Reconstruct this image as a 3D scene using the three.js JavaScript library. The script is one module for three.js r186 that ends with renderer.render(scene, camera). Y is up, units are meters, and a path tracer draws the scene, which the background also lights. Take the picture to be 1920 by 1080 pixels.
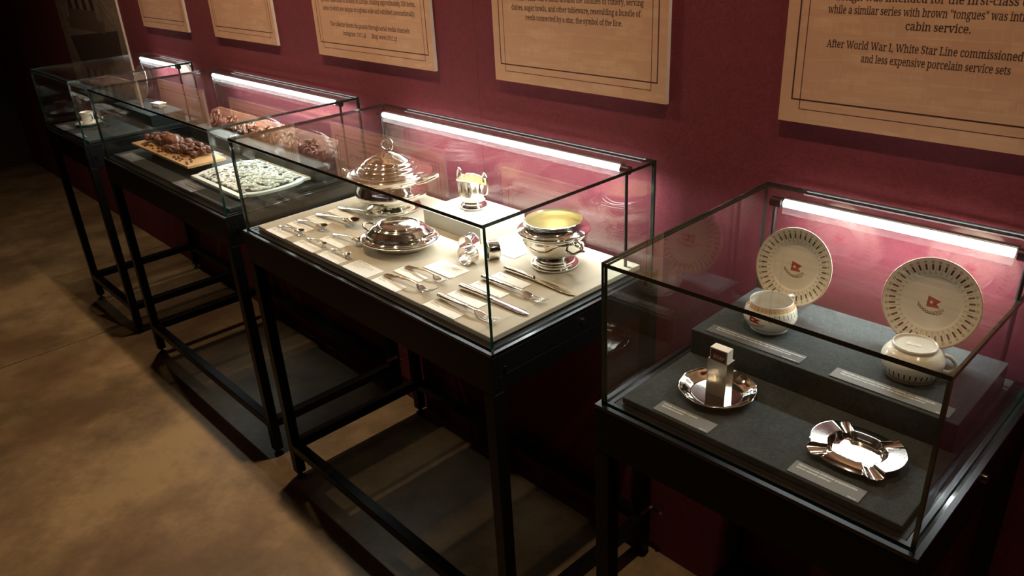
import * as THREE from 'three';
import { RoundedBoxGeometry } from 'three/addons/geometries/RoundedBoxGeometry.js';
import { RectAreaLightUniformsLib } from 'three/addons/lights/RectAreaLightUniformsLib.js';
import { mergeGeometries } from 'three/addons/utils/BufferGeometryUtils.js';
RectAreaLightUniformsLib.init();

// ---------- camera, exposure, lights ----------
const scene = new THREE.Scene();
scene.background = new THREE.Color(0x000000);
const camera = new THREE.PerspectiveCamera(40.5915, 16 / 9, 0.05, 40);
camera.position.set(0.7119, 1.9184, 1.6042);
camera.rotation.set(-0.4423, 0.8369, -0.056, 'YXZ');
const renderer = new THREE.WebGLRenderer({ antialias: true });
renderer.toneMapping = THREE.LinearToneMapping;
renderer.toneMappingExposure = 1.15;
renderer.shadowMap.enabled = true;

const WARM = new THREE.Color().setRGB(1, 0.69, 0.44);
const LED = new THREE.Color().setRGB(0.95, 1, 0.99);
const LED_POWER = 165;                // luminance of the light strips
const SPOT_POWER = 3.1;               // candela of a ceiling spot
// the row of ceiling spots over the cases, then the row over the aisle
const SPOTS = [[-4.25, 0.44, 0.7], [-3.35, 0.44, 1.1], [-2.49, 0.44, 0.9], [-1.78, 0.44, 2.1], [-0.07, 0.44, 1.3], [0.85, 0.44, 0.6]];

// ---------- helpers ----------
let seed = 7;
const rnd = () => { seed = (seed * 1664525 + 1013904223) >>> 0; return seed / 4294967296; };
const rr = (a, b) => a + (b - a) * rnd();
const used = new Map();
function numbered(n) { const k = used.get(n) || 0; used.set(n, k + 1); return k ? `${n}_${String(k).padStart(3, '0')}` : n; }
function tag(o, label, category, group) { o.userData.label = label; o.userData.category = category; if (group) o.userData.group = group; return o; }
function thing(name, label, category, pos = [0, 0, 0], turn = 0, group) {
  const g = new THREE.Group(); g.name = numbered(name); g.position.set(...pos); g.rotation.y = turn; scene.add(g);
  return tag(g, label, category, group);
}
function part(name, geo, mat, parent, pos, rot) {
  const m = new THREE.Mesh(geo, mat); m.name = name; m.castShadow = m.receiveShadow = true;
  if (pos) m.position.set(...pos);
  if (rot) m.rotation.set(...rot);
  parent.add(m); return m;
}
function struct(name, geo, mat, pos, parent) { const m = part(name, geo, mat, parent || scene, pos); if (!parent) m.userData.kind = 'structure'; return m; }
const rbox = (w, h, d, r = 0.0015) => new RoundedBoxGeometry(w, h, d, 2, Math.min(r, w / 2.1, h / 2.1, d / 2.1));
const bx = (w, h, d, x = 0, y = 0, z = 0) => new THREE.BoxGeometry(w, h, d).translate(x, y, z);
const merge = (list) => mergeGeometries(list.map((g) => { const q = g.index ? g.toNonIndexed() : g; return q; }));
const lathe = (pts, n = 64, sx = 1, sz = 1) => { const g = new THREE.LatheGeometry(pts.map(([r, y]) => new THREE.Vector2(r, y)), n); g.scale(sx, 1, sz); return g; };
// smooth a profile through its points
const curve = (pts, n = 60) => new THREE.CatmullRomCurve3(pts.map(([r, y]) => new THREE.Vector3(r, y, 0)), false, 'centripetal').getPoints(n).map((p) => [Math.max(0, p.x), p.y]);
const tube = (pts, r, n = 40, k = 10, closed = false) => new THREE.TubeGeometry(new THREE.CatmullRomCurve3(pts.map((p) => new THREE.Vector3(...p)), closed), n, r, k, closed);
// sweep of an elliptical section along x; rows are [x, y, half width in z, half thickness in y]
function sweep(rows, k = 14) {
  const pos = [], idx = [], n = rows.length;
  for (const [x, y, w, t] of rows) for (let j = 0; j < k; j++) { const a = (j / k) * 2 * Math.PI; pos.push(x, y + t * Math.sin(a), w * Math.cos(a)); }
  for (let i = 0; i < n - 1; i++) for (let j = 0; j < k; j++) { const a = i * k + j, b = i * k + ((j + 1) % k), c = a + k, d = b + k; idx.push(a, b, c, b, d, c); }
  const c0 = pos.length / 3; pos.push(rows[0][0], rows[0][1], 0); const c1 = c0 + 1; pos.push(rows[n - 1][0], rows[n - 1][1], 0);
  for (let j = 0; j < k; j++) { idx.push(c0, (j + 1) % k, j); idx.push(c1, (n - 1) * k + j, (n - 1) * k + ((j + 1) % k)); }
  const g = new THREE.BufferGeometry(); g.setAttribute('position', new THREE.Float32BufferAttribute(pos, 3)); g.setIndex(idx);
  g.setAttribute('uv', new THREE.Float32BufferAttribute(pos.filter((_, i) => i % 3 !== 1), 2)); g.computeVertexNormals(); return g;
}
const smoothRows = (rows, n) => { // interpolate rows smoothly
  const out = [];
  for (let i = 0; i <= n; i++) {
    const t = (i / n) * (rows.length - 1), a = Math.min(rows.length - 2, Math.floor(t)), f = t - a, s = f * f * (3 - 2 * f);
    out.push(rows[a].map((v, q) => (q === 0 ? v + (rows[a + 1][0] - v) * f : v + (rows[a + 1][q] - v) * s)));
  }
  return out;
};
// a sheet given in polar form: outline radius R(th), height Y(rho, th) for rho 0..1, thickness t
function polarShell(R, Y, nr, nt, t) {
  const pos = [], idx = [], uv = []; const side = [];
  for (const off of [0, -t]) {
    const base = pos.length / 3; side.push(base);
    for (let i = 0; i <= nr; i++) for (let j = 0; j < nt; j++) {
      const rho = i / nr, th = (j / nt) * 2 * Math.PI, [rx, rz] = R(th);
      pos.push(rho * rx, Y(rho, th) + off, rho * rz); uv.push(rho * rx, rho * rz);
    }
    for (let i = 0; i < nr; i++) for (let j = 0; j < nt; j++) {
      const a = base + i * nt + j, b = base + i * nt + ((j + 1) % nt), c = a + nt, d = b + nt;
      if (off === 0) idx.push(a, b, c, b, d, c); else idx.push(a, c, b, b, c, d);
    }
  }
  for (let j = 0; j < nt; j++) { const a = side[0] + nr * nt + j, b = side[0] + nr * nt + ((j + 1) % nt), c = side[1] + nr * nt + j, d = side[1] + nr * nt + ((j + 1) % nt); idx.push(a, b, c, b, d, c); }
  const g = new THREE.BufferGeometry(); g.setAttribute('position', new THREE.Float32BufferAttribute(pos, 3)); g.setAttribute('uv', new THREE.Float32BufferAttribute(uv, 2)); g.setIndex(idx); g.computeVertexNormals(); return g;
}

// ---------- textures and materials ----------
function noiseField(n, cells, s) { // tileable value noise
  const g = new Float32Array(cells * cells); let q = s >>> 0;
  for (let i = 0; i < g.length; i++) { q = (q * 1664525 + 1013904223) >>> 0; g[i] = q / 4294967296; }
  const out = new Float32Array(n * n);
  for (let y = 0; y < n; y++) for (let x = 0; x < n; x++) {
    const fx = (x / n) * cells, fy = (y / n) * cells, ix = Math.floor(fx), iy = Math.floor(fy), u = fx - ix, v = fy - iy, a = u * u * (3 - 2 * u), b = v * v * (3 - 2 * v);
    const G = (i, j) => g[((j + cells) % cells) * cells + ((i + cells) % cells)];
    out[y * n + x] = (G(ix, iy) * (1 - a) + G(ix + 1, iy) * a) * (1 - b) + (G(ix, iy + 1) * (1 - a) + G(ix + 1, iy + 1) * a) * b;
  }
  return out;
}
function fbm(n, list, s) { const o = new Float32Array(n * n); let w = 0; for (const [c, a] of list) { const f = noiseField(n, c, s + c * 131); for (let i = 0; i < o.length; i++) o[i] += f[i] * a; w += a; } for (let i = 0; i < o.length; i++) o[i] /= w; return o; }
function dataTex(n, fn, srgb, rep) {
  const d = new Uint8Array(n * n * 4);
  for (let i = 0; i < n * n; i++) { const c = fn(i % n, Math.floor(i / n), i); d[i * 4] = c[0]; d[i * 4 + 1] = c[1]; d[i * 4 + 2] = c[2]; d[i * 4 + 3] = 255; }
  const t = new THREE.DataTexture(d, n, n); t.wrapS = t.wrapT = THREE.RepeatWrapping; t.magFilter = THREE.LinearFilter; t.minFilter = THREE.LinearMipmapLinearFilter; t.generateMipmaps = true;
  if (srgb) t.colorSpace = THREE.SRGBColorSpace;
  if (rep) t.repeat.set(rep[0], rep[1]);
  t.needsUpdate = true; return t;
}
const mixc = (a, b, t) => a.map((v, i) => Math.max(0, Math.min(255, v + (b[i] - v) * t)));
const NF = 512;
const nFloor = fbm(NF, [[5, 1], [11, 0.8], [24, 0.55], [60, 0.35], [170, 0.3]], 11);
const nFloor2 = fbm(NF, [[4, 1], [9, 0.7], [40, 0.3]], 91);
const floorMap = dataTex(NF, (x, y, i) => { const a = Math.min(1, Math.max(0, (nFloor[i] - 0.3) * 2.3)); let c = mixc([112, 95, 70], [170, 147, 110], a); c = mixc(c, [104, 78, 58], Math.max(0, (nFloor2[i] - 0.52) * 1.7)); return c; }, true);
const floorBump = dataTex(256, (x, y, i) => { const v = 128 + (nFloor[(y * 2) * NF + x * 2] - 0.5) * 200; return [v, v, v]; });
const nFine = fbm(256, [[128, 1], [64, 0.6], [18, 0.3], [6, 0.12]], 33);
const wallMap = dataTex(256, (x, y, i) => { const a = Math.min(1, Math.max(0, (nFine[i] - 0.2) * 1.6)); return mixc([103, 37, 49], [122, 45, 58], a); }, true);
const fineBump = dataTex(256, (x, y, i) => { const v = 255 * nFine[i]; return [v, v, v]; });
const suedeMap = dataTex(256, (x, y, i) => mixc([33, 38, 38], [51, 57, 57], Math.min(1, Math.max(0, (nFine[i] - 0.25) * 2))), true);
const nWood = fbm(256, [[7, 0.6], [40, 0.4], [128, 0.4]], 5);
const woodMap = dataTex(256, (x, y, i) => mixc([78, 42, 26], [168, 106, 72], Math.min(1, Math.max(0, (nWood[(y) * 256 + ((x * 9) % 256)] - 0.3) * 2.2))), true);

const S = (o) => new THREE.MeshStandardMaterial(o), PH = (o) => new THREE.MeshPhysicalMaterial(o);
const lin = (r, g, b) => new THREE.Color().setRGB(r, g, b);
const M = {
  floor: S({ map: floorMap, roughness: 0.42, bumpMap: floorBump, bumpScale: 0.0012 }),
  wall: S({ map: wallMap, roughness: 0.9, bumpMap: fineBump, bumpScale: 0.0006 }),
  dark: S({ color: lin(0.05, 0.035, 0.03), roughness: 0.9 }),
  ceiling: S({ color: lin(0.2, 0.13, 0.08), roughness: 0.9 }),
  steel: PH({ color: lin(0.006, 0.006, 0.0065), roughness: 0.42, specularIntensity: 0.35 }),
  rim: S({ color: lin(0.07, 0.07, 0.075), metalness: 1, roughness: 0.3 }),
  chrome: S({ color: lin(0.75, 0.74, 0.72), metalness: 1, roughness: 0.15 }),
  glass: PH({ color: lin(0.97, 0.99, 0.98), transmission: 1, thickness: 0, roughness: 0, ior: 1.5 }),
  edge: PH({ color: lin(0.005, 0.04, 0.03), roughness: 0.12, clearcoat: 1, clearcoatRoughness: 0.05 }),
  alu: S({ color: lin(0.35, 0.35, 0.36), metalness: 1, roughness: 0.4 }),
  black: S({ color: lin(0.005, 0.005, 0.005), roughness: 0.4 }),
  glow: S({ color: lin(0.9, 0.9, 0.9), emissive: LED, emissiveIntensity: 8, roughness: 0.5 }),
  suede: S({ map: suedeMap, roughness: 0.95, bumpMap: fineBump, bumpScale: 0.0004 }),
  cream: S({ color: lin(0.5, 0.435, 0.335), roughness: 0.85, bumpMap: fineBump, bumpScale: 0.0002 }),
  plinth: S({ color: lin(0.5, 0.475, 0.415), roughness: 0.8 }),
  silver: S({ color: lin(0.92, 0.905, 0.85), metalness: 1, roughness: 0.07 }),
  silverSoft: S({ color: lin(0.92, 0.9, 0.83), metalness: 1, roughness: 0.16, bumpMap: fineBump, bumpScale: 0.0002 }),
  tarnish: S({ color: lin(0.78, 0.64, 0.46), metalness: 1, roughness: 0.22, bumpMap: fineBump, bumpScale: 0.0003 }),
  gilt: S({ color: lin(0.74, 0.67, 0.46), metalness: 0.85, roughness: 0.28 }),
  china: PH({ color: lin(0.7, 0.67, 0.59), roughness: 0.18, clearcoat: 0.6, clearcoatRoughness: 0.06 }),
  acrylic: PH({ color: lin(0.96, 0.97, 0.97), transmission: 1, thickness: 0.004, roughness: 0.04, ior: 1.49 }),
  carve: S({ map: woodMap, roughness: 0.4, bumpMap: fineBump, bumpScale: 0.0008 }),
  carve2: S({ map: woodMap, color: lin(0.75, 0.72, 0.7), roughness: 0.5 }),
  boardWood: S({ color: lin(0.6, 0.36, 0.16), roughness: 0.6, bumpMap: fineBump, bumpScale: 0.0003 }),
  plaster: S({ color: lin(0.78, 0.8, 0.74), roughness: 0.6 }),
  paper: S({ color: lin(0.86, 0.84, 0.78), roughness: 0.9 }),
  foam: S({ color: lin(0.85, 0.8, 0.74), roughness: 0.8 }),
  match: S({ color: lin(0.82, 0.76, 0.66), roughness: 0.8 }),
};
const tileUV = (g, m = 1) => { // box-projected uv in metres, divided by the size of a repeat
  const q = g.index ? g.toNonIndexed() : g, p = q.attributes.position, n = q.attributes.normal, uv = new Float32Array(p.count * 2);
  for (let i = 0; i < p.count; i++) { const ax = Math.abs(n.getX(i)), ay = Math.abs(n.getY(i)), az = Math.abs(n.getZ(i)), x = p.getX(i), y = p.getY(i), z = p.getZ(i);
    const [a, b] = ay >= ax && ay >= az ? [x, z] : ax >= az ? [z, y] : [x, y]; uv[i * 2] = a / m; uv[i * 2 + 1] = b / m; }
  q.setAttribute('uv', new THREE.BufferAttribute(uv, 2)); return q;
};
function canvasTex(w, h, draw) { const c = document.createElement('canvas'); c.width = w; c.height = h; const x = c.getContext('2d'); draw(x, w, h); const t = new THREE.CanvasTexture(c); t.colorSpace = THREE.SRGBColorSpace; t.anisotropy = 8; return t; }

// ---------- the room ----------
const CEIL = 3.1, XL = -8, XR = 3, ZB = -0.025, ZF = 4.6, JOINT = -3.59;
{ // concrete floor in slabs with a sawn joint
  const fl = new THREE.Group(); fl.name = 'floor'; fl.userData.kind = 'structure'; scene.add(fl);
  const cuts = [XL, JOINT, 0.9, XR];
  for (let i = 0; i < 3; i++) { const w = cuts[i + 1] - cuts[i] - 0.01; part(i ? `slab_${String(i).padStart(3, '0')}` : 'slab', tileUV(rbox(w, 0.1, ZF - ZB, 0.002).translate((cuts[i] + cuts[i + 1]) / 2, -0.05, (ZF + ZB) / 2), 2.3), M.floor, fl); }
  part('joint_filler', bx(XR - XL, 0.08, ZF - ZB, (XL + XR) / 2, -0.052, (ZF + ZB) / 2), M.dark, fl);
  const wl = new THREE.Group(); wl.name = 'wall_back'; wl.userData.kind = 'structure'; scene.add(wl);
  const seams = [XL, -5.9, -3.55, -1.2, 1.15, XR];
  for (let i = 0; i < 5; i++) part(i ? `wall_panel_${String(i).padStart(3, '0')}` : 'wall_panel', tileUV(bx(seams[i + 1] - seams[i] - 0.0012, CEIL, 0.1, (seams[i] + seams[i + 1]) / 2, CEIL / 2, ZB - 0.05), 0.4), M.wall, wl);
  part('backing', bx(XR - XL, CEIL, 0.06, (XL + XR) / 2, CEIL / 2, ZB - 0.072), M.dark, wl);
  struct('wall_left', bx(0.1, CEIL, ZF - ZB, XL - 0.05, CEIL / 2, (ZF + ZB) / 2), M.dark);
  struct('wall_right', bx(0.1, CEIL, ZF - ZB, XR + 0.05, CEIL / 2, (ZF + ZB) / 2), M.dark);
  struct('wall_front', bx(XR - XL + 0.2, CEIL, 0.1, (XL + XR) / 2, CEIL / 2, ZF + 0.05), M.dark);
  struct('ceiling', bx(XR - XL + 0.2, 0.1, ZF - ZB + 0.2, (XL + XR) / 2, CEIL + 0.05, (ZF + ZB) / 2), M.ceiling);
}
// ---------- ceiling spots ----------
SPOTS.forEach(([x, z, k], i) => {
  const words = ['over the leftmost case', 'over the gap left of the carvings case', 'over the carvings case', 'over the gap between carvings and silver', 'over the gap beside the china case', 'right of the china case'];
  const g = thing('ceiling_spot', `small black ceiling spot ${words[i]}, out of view`, 'spotlight', [x, CEIL, z], 0, 'ceiling spots above the cases');
  part('canister', new THREE.CylinderGeometry(0.04, 0.04, 0.1, 20, 1, true).translate(0, -0.05, 0), M.black, g);
  part('cap', new THREE.CylinderGeometry(0.041, 0.041, 0.006, 20).translate(0, -0.003, 0), M.black, g);
  part('lens', new THREE.CylinderGeometry(0.03, 0.03, 0.012, 20).translate(0, -0.094, 0), S({ color: 0xffffff, emissive: WARM, emissiveIntensity: 14 * k }), g);
  const l = new THREE.SpotLight(WARM, SPOT_POWER * k, 0, 1.22, 0.55, 2);
  l.position.set(x, CEIL - 0.103, z); l.target.position.set(x, 0, z + 0.12); l.castShadow = true; l.shadow.radius = 1; scene.add(l, l.target);
});

// ---------- glass display cases ----------
const Y0 = 1.028, H = 0.31, TH = 0.008, DEP = 0.6, RIM = 0.01;
const CASES = {
  A: { x: -4.0678, w: 0.6436, z: -0.004, turn: 0, place: 'leftmost, smaller', what: 'with the cup and the standing plate' },
  B: { x: -3.1136, w: 1.2435, z: 0.0016, turn: 0, place: 'long', what: 'with the wood and plaster carvings' },
  C: { x: -1.6886, w: 1.218, z: 0.0124, turn: 0, place: 'long', what: 'with the silver tableware' },
  D: { x: -0.1574, w: 0.6048, z: -0.0055, turn: 0.0173, place: 'nearest, smaller', what: 'with the china plates and ashtray' },
};
const paneMats = { x: [M.glass, M.glass, M.edge, M.edge, M.edge, M.edge], y: [M.edge, M.edge, M.glass, M.glass, M.edge, M.edge], z: [M.edge, M.edge, M.edge, M.edge, M.glass, M.glass] };
function makeCase(id) {
  const c = CASES[id], w = c.w, hw = w / 2, hd = DEP / 2, cx = c.x + hw, cz = c.z + hd, ow = hw + RIM, od = hd + RIM;
  // stand
  const t = thing('display_table', `black steel stand of the ${c.place} case ${c.what}`, 'table', [cx, 0, cz], c.turn, 'black display tables');
  const LEG = 0.036, ly0 = 0.03, ly1 = 0.9178;
  for (const sx of [-1, 1]) for (const sz of [-1, 1]) {
    const lx = sx * (ow - LEG / 2), lz = sz * (od - LEG / 2);
    const leg = part('leg', rbox(LEG, ly1 - ly0, LEG, 0.003), M.steel, t, [lx, (ly0 + ly1) / 2, lz]);
    part('levelling_foot', lathe([[0, 0], [0.017, 0], [0.018, 0.006], [0.008, 0.012], [0.006, 0.035], [0, 0.035]], 18), M.black, leg, [0, -(ly0 + ly1) / 2, 0]);
  }
  for (const sz of [-1, 1]) part('stretcher', rbox(2 * ow - 2 * LEG, LEG, LEG, 0.003), M.steel, t, [0, 0.153, sz * (od - LEG / 2)]);
  for (const sx of [-1, 1]) part('stretcher', rbox(LEG, LEG, 2 * od - 2 * LEG, 0.003), M.steel, t, [sx * (ow - LEG / 2), 0.153, 0]);
  part('front_apron', rbox(2 * ow, 0.1, 0.018, 0.001), M.steel, t, [0, 0.968, od - 0.009]);
  part('back_apron', rbox(2 * ow, 0.1, 0.018, 0.001), M.steel, t, [0, 0.968, -od + 0.009]);
  for (const sx of [-1, 1]) {
    const q = part('side_apron', rbox(0.018, 0.044, 2 * od - 0.037, 0.001), M.steel, t, [sx * (ow - 0.009), 0.94, 0]);
    q.userData.label = 'lower side rail';
    const dr = part('side_door', rbox(0.018, 0.054, 2 * od - 0.037, 0.001), M.steel, t, [sx * (ow - 0.009), 0.991, 0]);
    if (sx > 0) {
      part('lock', new THREE.CylinderGeometry(0.009, 0.009, 0.006, 20).rotateZ(Math.PI / 2), M.chrome, dr, [0.011, 0.002, 0]);
      part('hinge', rbox(0.003, 0.026, 0.008, 0.001), M.rim, dr, [0.01, -0.02, hd - 0.03]);
    }
  }
  part('tray_bottom', bx(2 * hw - 2 * TH - 0.022, 0.022, 2 * hd - 2 * TH - 0.022, 0, 1.0164, 0), M.steel, t);
  // glazing channel: outer and inner lip
  const lip = (hx, hz, wd, y, h) => merge([bx(2 * hx, h, wd, 0, y, hz - wd / 2), bx(2 * hx, h, wd, 0, y, -hz + wd / 2), bx(wd, h, 2 * hz - 2 * wd, hx - wd / 2, y, 0), bx(wd, h, 2 * hz - 2 * wd, -hx + wd / 2, y, 0)]);
  part('outer_glazing_rim', lip(ow, od, 0.0098, 1.0235, 0.0085), M.rim, t);
  part('inner_glazing_rim', lip(hw - TH - 0.0003, hd - TH - 0.0003, 0.009, 1.0235, 0.0095), M.rim, t);
  part('glazing_channel', lip(ow - 0.001, od - 0.001, 0.03, 1.0095, 0.017), M.steel, t);
  if (id === 'B' || id === 'C') { // angle bracket that ties the right rear leg to the wall
    const b = part('wall_bracket', merge([bx(0.003, 0.014, 0.05, 0, 0, 0.02), bx(0.045, 0.014, 0.003, 0.0225, 0, -0.005)]), M.chrome, t, [ow + 0.0016, 0.2, -od + 0.008]);
    part('screw', new THREE.CylinderGeometry(0.004, 0.004, 0.004, 12).rotateX(Math.PI / 2), M.chrome, b, [0.034, 0, 0]);
  }
  // glass hood
  const g = thing('glass_hood', `clear glass hood of the ${c.place} case ${c.what}`, 'glass case', [cx, Y0, cz], c.turn, 'glass hoods of the cases');
  const sh = H - TH - 0.0004, yb = -0.006, ph = sh - yb;
  const pane = (name, gw, gh, gd, x, y, z, ax) => part(name, new THREE.BoxGeometry(gw, gh, gd), paneMats[ax], g, [x, y, z]);
  pane('front_pane', w, ph, TH, 0, yb + ph / 2, hd - TH / 2, 'z');
  pane('back_pane', w, ph, TH, 0, yb + ph / 2, -hd + TH / 2, 'z');
  pane('side_pane', TH, ph, DEP - 2 * TH - 0.0006, hw - TH / 2, yb + ph / 2, 0, 'x');
  pane('side_pane', TH, ph, DEP - 2 * TH - 0.0006, -hw + TH / 2, yb + ph / 2, 0, 'x');
  pane('top_pane', w, TH, DEP, 0, H - TH / 2, 0, 'y');
  // light bar on two posts
  const ll = w - 0.15, lz = -hd + 0.055, ly = 1.316;
  const b = thing('led_light_bar', `white light strip on black posts inside the case ${c.what}`, 'light bar', [cx, ly, cz], c.turn, 'light strips in the cases');
  b.updateMatrixWorld(true);
  part('housing', rbox(ll + 0.01, 0.01, 0.016, 0.003), M.alu, b, [0, 0.008, lz - 0.007]);
  part('diffuser', new THREE.CylinderGeometry(0.0088, 0.0088, ll, 22).rotateZ(Math.PI / 2), M.glow, b, [0, 0.0015, lz + 0.002]);
  for (const s of [-1, 1]) {
    part('end_cap', new THREE.CylinderGeometry(0.0115, 0.0115, 0.026, 20).rotateZ(Math.PI / 2), M.black, b, [s * (ll / 2 + 0.019), 0, lz]);
    const len = ly - 1.0425 - 0.006; part('post', new THREE.CylinderGeometry(0.0045, 0.0045, len, 14), M.black, b, [s * (ll / 2 + 0.022), -0.006 - len / 2, lz]);
  }
  const area = new THREE.RectAreaLight(LED, LED_POWER, ll, 0.016);
  area.position.set(0, -0.009, lz + 0.003); b.add(area);
  area.rotation.set(-Math.PI / 2 - 0.1, 0, 0); // RectAreaLight shines along its own -z
  return { cx, cz, hw, hd, turn: c.turn };
}

const K = {}; for (const id of 'ABCD') K[id] = makeCase(id);

// boards on which the exhibits lie
const DECK = 1.0425, INS = 0.03;
function board(id, mat, label) {
  const k = K[id], w = 2 * k.hw - 2 * INS, d = 2 * k.hd - 2 * INS + 0.012;
  const m = part(numbered('display_board'), tileUV(rbox(w, 0.0136, d, 0.002), 0.35), mat, scene, [k.cx, DECK - 0.0068, k.cz - 0.004]); m.rotation.y = k.turn; return tag(m, label, 'board');
}
board('A', M.suede, 'dark grey felt base board in the leftmost case');
board('B', M.suede, 'long dark grey felt base board under the carvings');
board('C', M.cream, 'cream base board under the silver tableware');
board('D', M.suede, 'dark grey felt base board under the ashtray and matchbox stand');
function plinth(label, mat, w, h, d, x, z, turn = 0) { const m = part(numbered('display_plinth'), tileUV(rbox(w, h, d, 0.002), 0.35), mat, scene, [x, DECK + h / 2, z]); m.rotation.y = turn; return tag(m, label, 'plinth'); }
plinth('dark grey felt step along the back of the leftmost case', M.suede, 0.55, 0.058, 0.175, -3.75, 0.16);
plinth('long dark grey felt step carrying the long wood carving', M.suede, 1.15, 0.058, 0.141, -2.487, 0.1425);
plinth('white block carrying the two-handled silver cream jug', M.plinth, 0.277, 0.05, 0.186, -1.0935, 0.123);
plinth('dark grey felt step carrying the plates and cups', M.suede, 0.535, 0.058, 0.272, 0.1395, 0.195, 0.0173);
const ST = DECK + 0.058; // top of the felt steps

// ---------- printed wall panels ----------
const SERIF = 'serif';
function panelTex(w, h, body) { // w,h in metres; drawn at 1000 px per metre, origin at the lower left corner of the panel
  return canvasTex(Math.round(w * 1200), Math.round(h * 1200), (x, W, Hh) => {
    x.scale(1.2, 1.2); const hh = h * 1000, ww = w * 1000;
    x.fillStyle = '#cda183'; x.fillRect(0, 0, ww, hh);
    seed = 99; // pale grid of a ship's side printed behind the text, and paper mottling
    for (let k = 0; k < 900; k++) { x.fillStyle = rnd() < 0.5 ? 'rgba(190,150,108,0.10)' : 'rgba(240,212,170,0.10)'; const s = rr(4, 50); x.fillRect(rr(0, ww), rr(0, hh), s * rr(0.6, 3), s * 0.5); }
    x.strokeStyle = 'rgba(236,206,174,0.2)'; x.lineWidth = 1.5;
    for (let r = 0; r < 7; r++) { const y = hh - 60 - r * 42; x.beginPath(); x.moveTo(60, y + 10); x.quadraticCurveTo(ww / 2, y - 18, ww - 60, y); x.stroke(); for (let c = 0; c < 14; c++) if (rnd() < 0.6) x.strokeRect(80 + c * ((ww - 160) / 14), y - 30, 16, 22); }
    x.strokeStyle = '#3c1714';
    x.lineWidth = 3.2; x.strokeRect(28, 30, ww - 56, hh - 80); x.lineWidth = 1.7; x.strokeRect(47, 48, ww - 94, hh - 78);
    x.fillStyle = '#1c0b08'; x.textBaseline = 'alphabetic'; body(x, ww, hh);
  });
}
function wallPanel(x0, w, y0, h, label, draw) {
  const g = thing('text_panel', label, 'poster', [x0 + w / 2, y0, ZB], 0, 'printed panels on the wall');
  part('foam_board', bx(w, h, 0.012, 0, h / 2, 0.0062), M.foam, g);
  part('print', new THREE.PlaneGeometry(w, h).translate(0, h / 2, 0.0127), S({ map: draw, roughness: 0.85 }), g);
  return g;
}
const centred = (x, ww, lines) => { x.textAlign = 'center'; for (const [t, size, up, wide] of lines) { x.font = `${size}px ${SERIF}`; x.save(); x.translate(ww / 2, up); x.scale(wide / x.measureText(t).width, 1); x.fillText(t, 0, 0); x.strokeStyle = '#1c0b08'; x.lineWidth = 0.5; x.strokeText(t, 0, 0); x.restore(); } };
const PH_ = 0.9;
const up = (hh, y) => hh - (y - 1.478) * 1000;
wallPanel(-4.015, 0.611, 1.482, PH_, 'tan printed panel on the wall, leftmost of the small text panels', panelTex(0.611, PH_, (x, ww, hh) => centred(x, ww, [['as well as its history and the company,', 20, up(hh, 1.668), 330], ['and the fate of passengers and crew.', 20, up(hh, 1.64), 300]])));
wallPanel(-3.092, 0.615, 1.482, PH_, 'tan printed panel on the wall, second of the text panels', panelTex(0.615, PH_, (x, ww, hh) => centred(x, ww, [['occupying several rooms of the collection.', 21, up(hh, 1.685), 340]])));
wallPanel(-2.139, 0.738, 1.473, PH_, 'wide tan printed panel on the wall naming the collector', panelTex(0.738, PH_, (x, ww, hh) => centred(x, ww, [['private collections of its kind in Europe, totaling approximately 350 items,', 20.5, up(hh, 1.678), 590], ['some of which are unique on a global scale and exhibited internationally.', 20.5, up(hh, 1.648), 580], ['The collector shares his passion through social media channels:', 20.5, up(hh, 1.592), 505], ['Instagram: 1912.pl        Blog: www.1912.pl', 20.5, up(hh, 1.562), 344]])));
wallPanel(-1.1, 0.634, 1.477, PH_, 'tan printed panel on the wall about cutlery handles', panelTex(0.634, PH_, (x, ww, hh) => centred(x, ww, [['and Star". This was a band around the handles of cutlery, serving', 19, up(hh, 1.71), 484], ['dishes, sugar bowls, and other tableware, resembling a bundle of', 19, up(hh, 1.684), 465], ['reeds connected by a star, the symbol of the line.', 19, up(hh, 1.658), 353]])));
wallPanel(-0.158, 0.607, 1.481, PH_, 'tan printed panel on the wall, nearest, above the china', panelTex(0.607, PH_, (x, ww, hh) => centred(x, ww, [['design was intended for the first-class café and', 21, up(hh, 1.734), 410], ['while a similar series with brown "tongues" was introduced for', 21, up(hh, 1.709), 432], ['cabin service.', 21, up(hh, 1.684), 118], ['After World War I, White Star Line commissioned simpler', 21, up(hh, 1.643), 421], ['and less expensive porcelain service sets', 21, up(hh, 1.618), 272]])));
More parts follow.
